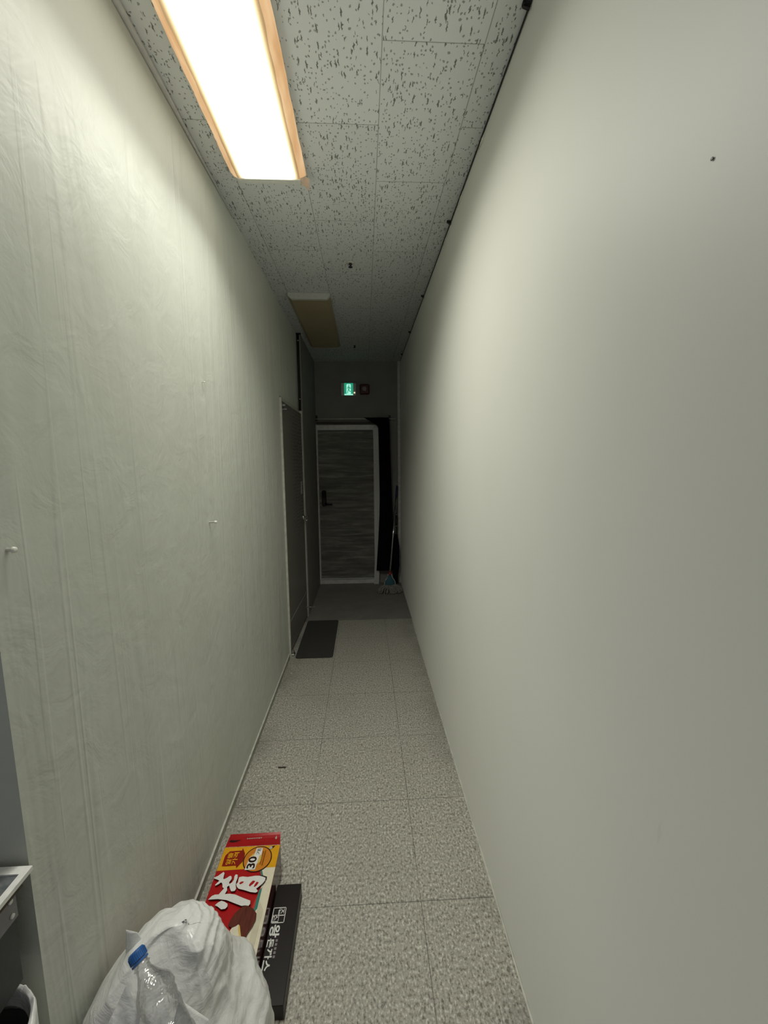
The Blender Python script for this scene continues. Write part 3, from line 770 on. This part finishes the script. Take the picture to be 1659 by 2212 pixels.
for k in range(5):          # fine lines of small print along the cream edge
    x = 262+k*4; art(0, 'card_shade', [(x, 1210-k*6), (x+1.6, 1210-k*6), (x+1.6-6, 1010), (x-6, 1010)])
art(0, 'print_dark', [(262, 1062), (270, 1064), (271, 1050), (263, 1049)])
art('arrow', 'print_arrow')
c0, c1, c2, c3, c4 = ART['circ']
def ell(s): return [((c1[0]+c2[0]+c3[0]+c4[0])/4+5+s*52*math.cos(t*PI/20), (c1[1]+c2[1])/2+s*50*math.sin(t*PI/20)) for t in range(40)]
art(0, 'print_dark', ell(1.0)); art(0, 'print_orange', ell(.93)); art(0, 'print_pale_yellow', [(x-6, y+2) for x, y in ell(.45)])
art(0, 'print_dark', ART['badge'][:3]); art(0, 'print_badge', ART['badge'][3:])
e_ = lambda x0, x1, y0, y1: (x0/1000, x1/1000, y0/1000, y1/1000)
def word(s, rect, mat, bold=0):
    lev[0] += 1; glyphs(pr, s, e_(*rect), 'up', BT+.00012*lev[0], PI_[mat], bold)
word('알뜰', (103, 121, 1343, 1390), 'print_yellow', .02); word('가격', (124, 143, 1343, 1390), 'print_yellow', .02)
# white halo then black figures
art(0, 'print_white', [(180, 1320), (217, 1320), (221, 1372), (228, 1376), (226, 1402), (203, 1403), (200, 1372), (186, 1368)])
word('30', (184, 214, 1324, 1370), 'print_dark', .03); word('개', (206, 222, 1376, 1399), 'print_dark')
for x0_, y0_, y1_ in ((229, 1338, 1386), (237, 1334, 1390)):      # two lines of print too small to read
    yy = y0_
    while yy < y1_:
        art(0, 'print_ochre', [(x0_, yy), (x0_+4.5, yy), (x0_+4.5, yy+3.4), (x0_, yy+3.4)]); yy += 5.2
art('han_shadow', 'print_dark')
for k in ('han_a', 'han_b', 'han_c', 'han_d'):       # the brush-written character with its dark drop edge
    art(0, 'print_dark', [(x+1.5, y-1.5) for x, y in ART[k]])
for k in ('han_a', 'han_b', 'han_c', 'han_d'): art(k, 'print_white')
for k in ('hole1', 'hole2', 'hole3'): art(k, 'print_red')
art('dome', 'print_choc_dome'); art('creamin', 'print_cream'); art('yel2', 'print_pale_yellow')
pr.build('printed_face', PM, cx)
# opened end flap, tilted up
F0, F1 = (BX0+.001, BX1-.001), (.0935, .2855)
m = MB()
fl = lambda u, v: ((F0[0]+(F0[1]-F0[0])*u)*(1-v)+(F1[0]+(F1[1]-F1[0])*u)*v, BYF+.001+.030*v, BT+.0005+.024*v+.004*math.sin(PI*v)*u)
m.grid(fl, 9, 5)
N = lambda u, v: tuple(a+b for a, b in zip(fl(u, v), (0, -.0012, .0013)))
m.poly([N(u, v) for u, v in ((.03, .42), (.10, .36), (.18, .40), (.25, .52), (.14, .50), (.05, .55))], 1)
for k in range(9):
    u = .36+k*.033; m.poly([N(u, .52), N(u+.02, .52), N(u+.02, .60), N(u, .60)], 2)
m.poly([N(.90, .45), N(.925, .65), N(.94, .45), N(.92, .36)], 2); m.poly([N(.60, .48), N(.615, .54), N(.60, .62), N(.585, .54)], 2)
m.build('flap', ['print_red', 'print_dark', 'print_badge'], cx)

# ================================================================== brown carton
bc = thing('brown_carton', (.336, 1.16, 0), 'flat dark brown carton with white lettering between red carton and open floor', 'carton')
m = MB().box((.2925, .992, .001), (.3795, 1.333, .050), bev=.0015); m.build('body', 'brown_card', bc)
m = MB(); z = .0504
fr = lambda a, b, c, d: m.poly([(a/1000, c/1000, z), (b/1000, c/1000, z), (b/1000, d/1000, z), (a/1000, d/1000, z)], 0)
fr(296, 298.2, 1205, 1254); fr(337.8, 340, 1205, 1254); fr(296, 340, 1205, 1207.5); fr(296, 340, 1251.5, 1254)
fr(318, 319.6, 1207, 1252); fr(298, 338, 1228.5, 1230)
e2 = lambda x0, x1, y0, y1: (x0/1000, x1/1000, y0/1000, y1/1000)
glyphs(m, '진', e2(315, 336, 1226, 1250), 'down', z+.0003, 0); glyphs(m, '심', e2(299, 317, 1208, 1232), 'down', z+.0003, 0)
for s, y1, y0, a, b in (('왕', 1201, 1163, 297, 331), ('돈', 1161, 1135, 297, 318), ('까', 1133, 1105, 297, 320), ('스', 1103, 1074, 296, 319)):
    glyphs(m, s, e2(a, b, y0, y1), 'down', z, 0, .028)
for k in range(5):
    m.poly([(a/1000, b/1000, z) for a, b in ((323, 1158-k*11), (330, 1158-k*11), (330, 1151-k*11), (323, 1151-k*11))], 1)
m.build('printed_face', ['print_white', 'print_grey'], bc)

# black crumpled bag between red carton and wall
m = MB()
m.grid(lambda u, v: (lambda n_: Vector((.046+.026*math.sin(PI*v)*math.cos(2*PI*u)*(1+.25*n_), 1.21+.075*math.sin(PI*v)*math.sin(2*PI*u)*(1+.25*n_), .001+.027*(1-math.cos(PI*v))*(1+.2*n_))))(mnoise.noise((3*math.cos(2*PI*u), 3*math.sin(2*PI*u), 5*v))), 28, 16, wrap=True)
for i, p in enumerate(m.v): m.v[i] = (min(max(p[0], .010), BX0-.002), p[1], max(.001, p[2]))
single(m, 'black_bag', 'black_rubber', (.046, 1.21, 0), 'black plastic bag wedged between red carton and left wall', 'bag', smooth=True)

# ================================================================== white rubbish bag
LT = [(0, .05), (.1, .030), (.2, .018), (.34, .014), (.40, .016), (.43, .024), (.46, .040), (.49, .060), (.515, .080), (.545, .104), (.565, .128), (.580, .158), (.588, .190), (.5921, .2235)]
RT = [(0, .38), (.1, .40), (.2, .405), (.34, .395), (.36, .380), (.40, .345), (.43, .324), (.47, .310), (.515, .298), (.55, .284), (.572, .270), (.586, .252), (.5921, .2265)]
def lin(T, z):
    if z <= T[0][0]: return T[0][1]
    for (a, b), (c, d) in zip(T, T[1:]):
        if z <= c: return b+(d-b)*(z-a)/(c-a)
    return T[-1][1]
BOT0, BOT1 = Vector((.168, .715, .628)), Vector((.252, .655, .555))       # bottle: cap centre and a point down its axis
bax = (BOT1-BOT0).normalized()
TOP = Vector((.230, .79, .60))
def bag_pt(u, v):
    # v 0 floor .. 1 crown, rows crowd towards the crown
    z = .592*(1-(1-v)**1.7)
    l, r = lin(LT, z), lin(RT, z); xc, a = (l+r)/2, (r-l)/2
    b = min(a*.92, .165); yc = .775+.02*(z/.592)
    t = 2*PI*u; ct_, st_ = math.cos(t), math.sin(t)
    k = .86
    p = Vector((xc+a*math.copysign(abs(ct_)**k, ct_), yc+b*math.copysign(abs(st_)**k, st_), z+.001))
    nrm = Vector((ct_/max(a, .02), st_/max(b, .02), .0)); nrm.normalize(); nrm = (nrm+Vector((0, 0, .9*v**3))).normalized()
    # long creases fanning from the crown
    d = p-TOP; az = math.atan2(d.y, d.x); rad = d.length
    wr = min(1, rad*4)
    # flat facets, then a few long pulled creases, then small puckers
    f3 = mnoise.noise((p.x*7.5+3, p.y*7.5, p.z*7.5)); f5 = mnoise.noise((p.x*13, p.y*13+5, p.z*13))
    s1 = p.x*.62+p.z*.78; s2 = p.x*.78-p.z*.62
    f1 = mnoise.noise((s2*15, s1*3.2, p.y*4+1.7)); f2 = mnoise.noise((az*3.2+rad*2, rad*2.0, 4.2)); f4 = mnoise.noise((s2*34+2*f3, s1*7, p.y*9))
    mk = max(0, min(1, .5+2.2*mnoise.noise((p.x*6, p.y*6+9, p.z*6))))
    disp = .011*f3+.006*(.4-2*abs(f5))+.012*(.35-2*abs(f1))*mk*wr+.006*(.35-2*abs(f2))*wr+.005*(.3-2*abs(f4))*mk
    fade = min(1, v*6)*min(1, (1-v)*22)
    p = p+nrm*disp*fade
    # hollow where the bottle lies
    q = p-BOT0; s_ = q.dot(bax); dist = (q-bax*s_).length
    if st_ < .25 and -.03 < s_ < .26:
        p.y += .080*math.exp(-(dist/.062)**2)*min(1, (s_+.03)/.05)
    p.x = max(p.x, .014); p.z = max(p.z, .001); p.y = min(p.y, .968)
    return p
bg = thing('rubbish_bag', (.2, .77, 0), 'bulging white plastic rubbish bag standing on the floor at left', 'bag')
m = MB(); m.grid(bag_pt, 220, 150, wrap=True); m.f.append(tuple(range(149*220, 150*220))); m.m.append(0); m.build('sack', 'bag_film', bg, smooth=True)
def sheet(name, fn, nu=40, nv=30):
    m = MB(); m.grid(fn, nu, nv); return m.build(name, 'bag_film', bg, smooth=True, solid=.0012)
def crease(p, s, amp, seed):
    n1 = mnoise.noise((p.x*s, p.y*s, p.z*s+seed)); n2 = mnoise.noise((p.x*s*2.7+p.z*s, p.y*s*2, p.z*s*.8+seed*2)); return amp*(1-2.5*abs(n1))+amp*.5*(1-2.5*abs(n2))
def quad(c, bulge, seed, amp=.006):
    c = [Vector(t) for t in c]; nr = (c[1]-c[0]).cross(c[3]-c[0]).normalized()
    def fn(u, v):
        p = (c[0]*(1-u)+c[1]*u)*(1-v)+(c[3]*(1-u)+c[2]*u)*v
        return p+nr*(bulge*math.sin(PI*u)*math.sin(PI*v)+crease(p, 17, amp, seed)*math.sin(PI*min(1, max(0, v*.9+.1))))
    return fn
sheet('handle', quad([(.104, .775, .515), (.150, .790, .545), (.128, .785, .588), (.110, .778, .604)], .004, 3, .002), 14, 14)
sheet('loose_fold', quad([(.070, .625, .40), (.205, .595, .40), (.195, .665, .560), (.160, .690, .596)], .012, 5))
sheet('loose_fold', quad([(.225, .605, .42), (.350, .615, .42), (.318, .672, .530), (.262, .680, .568)], .014, 9))

# bottle lying in the mouth of the bag
pb = thing('plastic_bottle', tuple(BOT0), 'clear crushed plastic bottle with blue cap lying on the white bag', 'bottle')
Mb = Matrix.Translation(BOT0) @ bax.to_track_quat('Z', 'Y').to_matrix().to_4x4()
m = MB()
prof = [(.0125, .012), (.0125, .020), (.0155, .022), (.0125, .025), (.013, .032), (.021, .048), (.029, .064), (.0315, .080), (.0300, .086), (.0315, .092), (.0300, .102), (.0315, .108), (.0295, .120), (.0315, .126), (.030, .150), (.0315, .156), (.0315, .185), (.028, .196), (.012, .194)]
i0 = len(m.v)
for r, z in prof:
    for j in range(28):
        a = 2*PI*j/28; rr = r*(1+(.17*mnoise.noise((math.cos(a)*1.9, math.sin(a)*1.9, z*34)) if z > .04 else 0))
        m.v.append(tuple(Mb @ Vector((rr*math.cos(a), rr*math.sin(a), z))))
for k in range(len(prof)-1):
    for j in range(28): m.f.append((i0+k*28+j, i0+k*28+(j+1) % 28, i0+(k+1)*28+(j+1) % 28, i0+(k+1)*28+j)); m.m.append(0)
m.build('body', 'clear_plastic', pb, smooth=True)
m = MB(); R_ = []
for z in (-.006, -.004, .0, .011, .0112):
    r = {-.006: .0125, -.004: .0145, .0: .0152, .011: .0152, .0112: .0125}[z]; R_.append((r, z))
m.lathe(R_, 30, Mb)
for j in range(30):
    a = 2*PI*j/30; m.box((-.0006, .0148, -.002), (.0006, .0158, .010), 0, Mb @ Matrix.Rotation(a, 4, 'Z'))
m.build('cap', 'cap_blue', pb)
m = MB().lathe([(.0150, .0125), (.0150, .0160)], 30, Mb); m.build('neck_ring', 'cap_blue', pb)

# ================================================================== table and bin at the near left edge
tb = thing('side_table', (-.2, .45, 0), 'grey metal table with white rimmed glass top at the near left edge', 'table')
tz = .868
m = MB().box((-.55, .20, tz-.008), (.012, .675, tz-.001)); m.build('table_top', 'tray_glass', tb)
m = MB().box((-.55, .670, tz-.006), (.020, .685, tz+.002)).box((.008, .18, tz-.006), (.020, .670, tz+.002)); m.build('rim', 'white_plastic', tb)
m = MB().box((-.55, .18, tz-.024), (.010, .672, tz-.0085)); m.build('edge_band', 'brown_edge', tb)
m = MB().box((-.55, .18, .790), (.000, .667, tz-.0245)); ap = m.build('apron', 'table_grey', tb)
for y, z in ((.655, .832), (.655, .803)):
    m = MB().lathe([(.0045, 0), (.004, .0025), (.001, .003)], 12, Matrix.Translation((.0003, y, z)) @ Matrix.Rotation(PI/2, 4, 'Y')); m.build('screw', 'white_plastic', ap, smooth=True)
m = MB().box((-.55, .18, .66), (-.004, .664, .7895)); m.build('under_shade', 'table_dark', tb)  # dark block put in for the shadow beneath the table
for x, y in ((-.545, .185), (-.545, .640), (-.030, .185)):
        m = MB().box((x, y, .001), (x+.026, y+.024, .6595)); m.build('leg', 'table_dark', tb)
bn = thing('waste_bin', (-.03, .583, 0), 'waste bin lined with white film under the grey table', 'bin')
Mz = Matrix.Translation((-.03, .583, .001))
m = MB().lathe([(.066, 0), (.079, .55), (.079, .600), (.077, .600), (.063, .01)], 36, Mz, cap=False); m.poly([Mz @ Vector(((.0655)*math.cos(k*PI/18), (.0655)*math.sin(k*PI/18), .002)) for k in range(36)])
m.build('bucket', 'bin_plastic', bn, smooth=True)
def liner(u, v):
    a = 2*PI*u; w_ = .004*mnoise.noise((math.cos(a)*6, math.sin(a)*6, v*3))
    prof = [(.083, .42), (.084, .50), (.085, .58), (.086, .640), (.083, .648), (.078, .642), (.076, .628), (.0745, .612)]
    k = v*(len(prof)-1); i = min(int(k), len(prof)-2); t = k-i
    r = prof[i][0]*(1-t)+prof[i+1][0]*t; w_ *= (1 if v < .62 else .25); z = prof[i][1]*(1-t)+prof[i+1][1]*t
    return Mz @ Vector(((r+abs(w_))*math.cos(a), (r+abs(w_))*math.sin(a), z+w_*1.5))
m = MB(); m.grid(liner, 90, 24, wrap=True); m.build('liner', 'bag_film', bn, smooth=True)

# ================================================================== light, camera, look
w = bpy.data.worlds.new('world'); SC.world = w; w.use_nodes = True
w.node_tree.nodes['Background'].inputs['Color'].default_value = (.92, .94, 1.0, 1)
w.node_tree.nodes['Background'].inputs['Strength'].default_value = .19

f_px, pitch, yaw, roll, camx, camh = 881.08, .12705, .04748, -.00844, .63252, 1.59636
cam = bpy.data.cameras.new('camera'); co = bpy.data.objects.new('camera', cam); COL.objects.link(co)
cam.sensor_fit = 'VERTICAL'; cam.sensor_height = 36; cam.lens = f_px/2212*36; cam.clip_start = .02
F = Vector((math.sin(yaw)*math.cos(pitch), math.cos(yaw)*math.cos(pitch), -math.sin(pitch)))
R0 = Vector((math.cos(yaw), -math.sin(yaw), 0)); U0_ = R0.cross(F)
R1 = R0*math.cos(roll)+U0_*math.sin(roll); U1_ = U0_*math.cos(roll)-R0*math.sin(roll)
co.matrix_world = Matrix(((R1.x, U1_.x, -F.x, camx), (R1.y, U1_.y, -F.y, 0), (R1.z, U1_.z, -F.z, camh), (0, 0, 0, 1)))
SC.camera = co
SC.view_settings.view_transform = 'Standard'; SC.view_settings.look = 'None'; SC.view_settings.gamma = 1
SC.view_settings.use_curve_mapping = False; SC.view_settings.exposure = 0.0
SC.cycles.use_denoising = True; SC.cycles.sample_clamp_indirect = 4; SC.cycles.max_bounces = 10
SC.cycles.caustics_reflective = False; SC.cycles.caustics_refractive = False
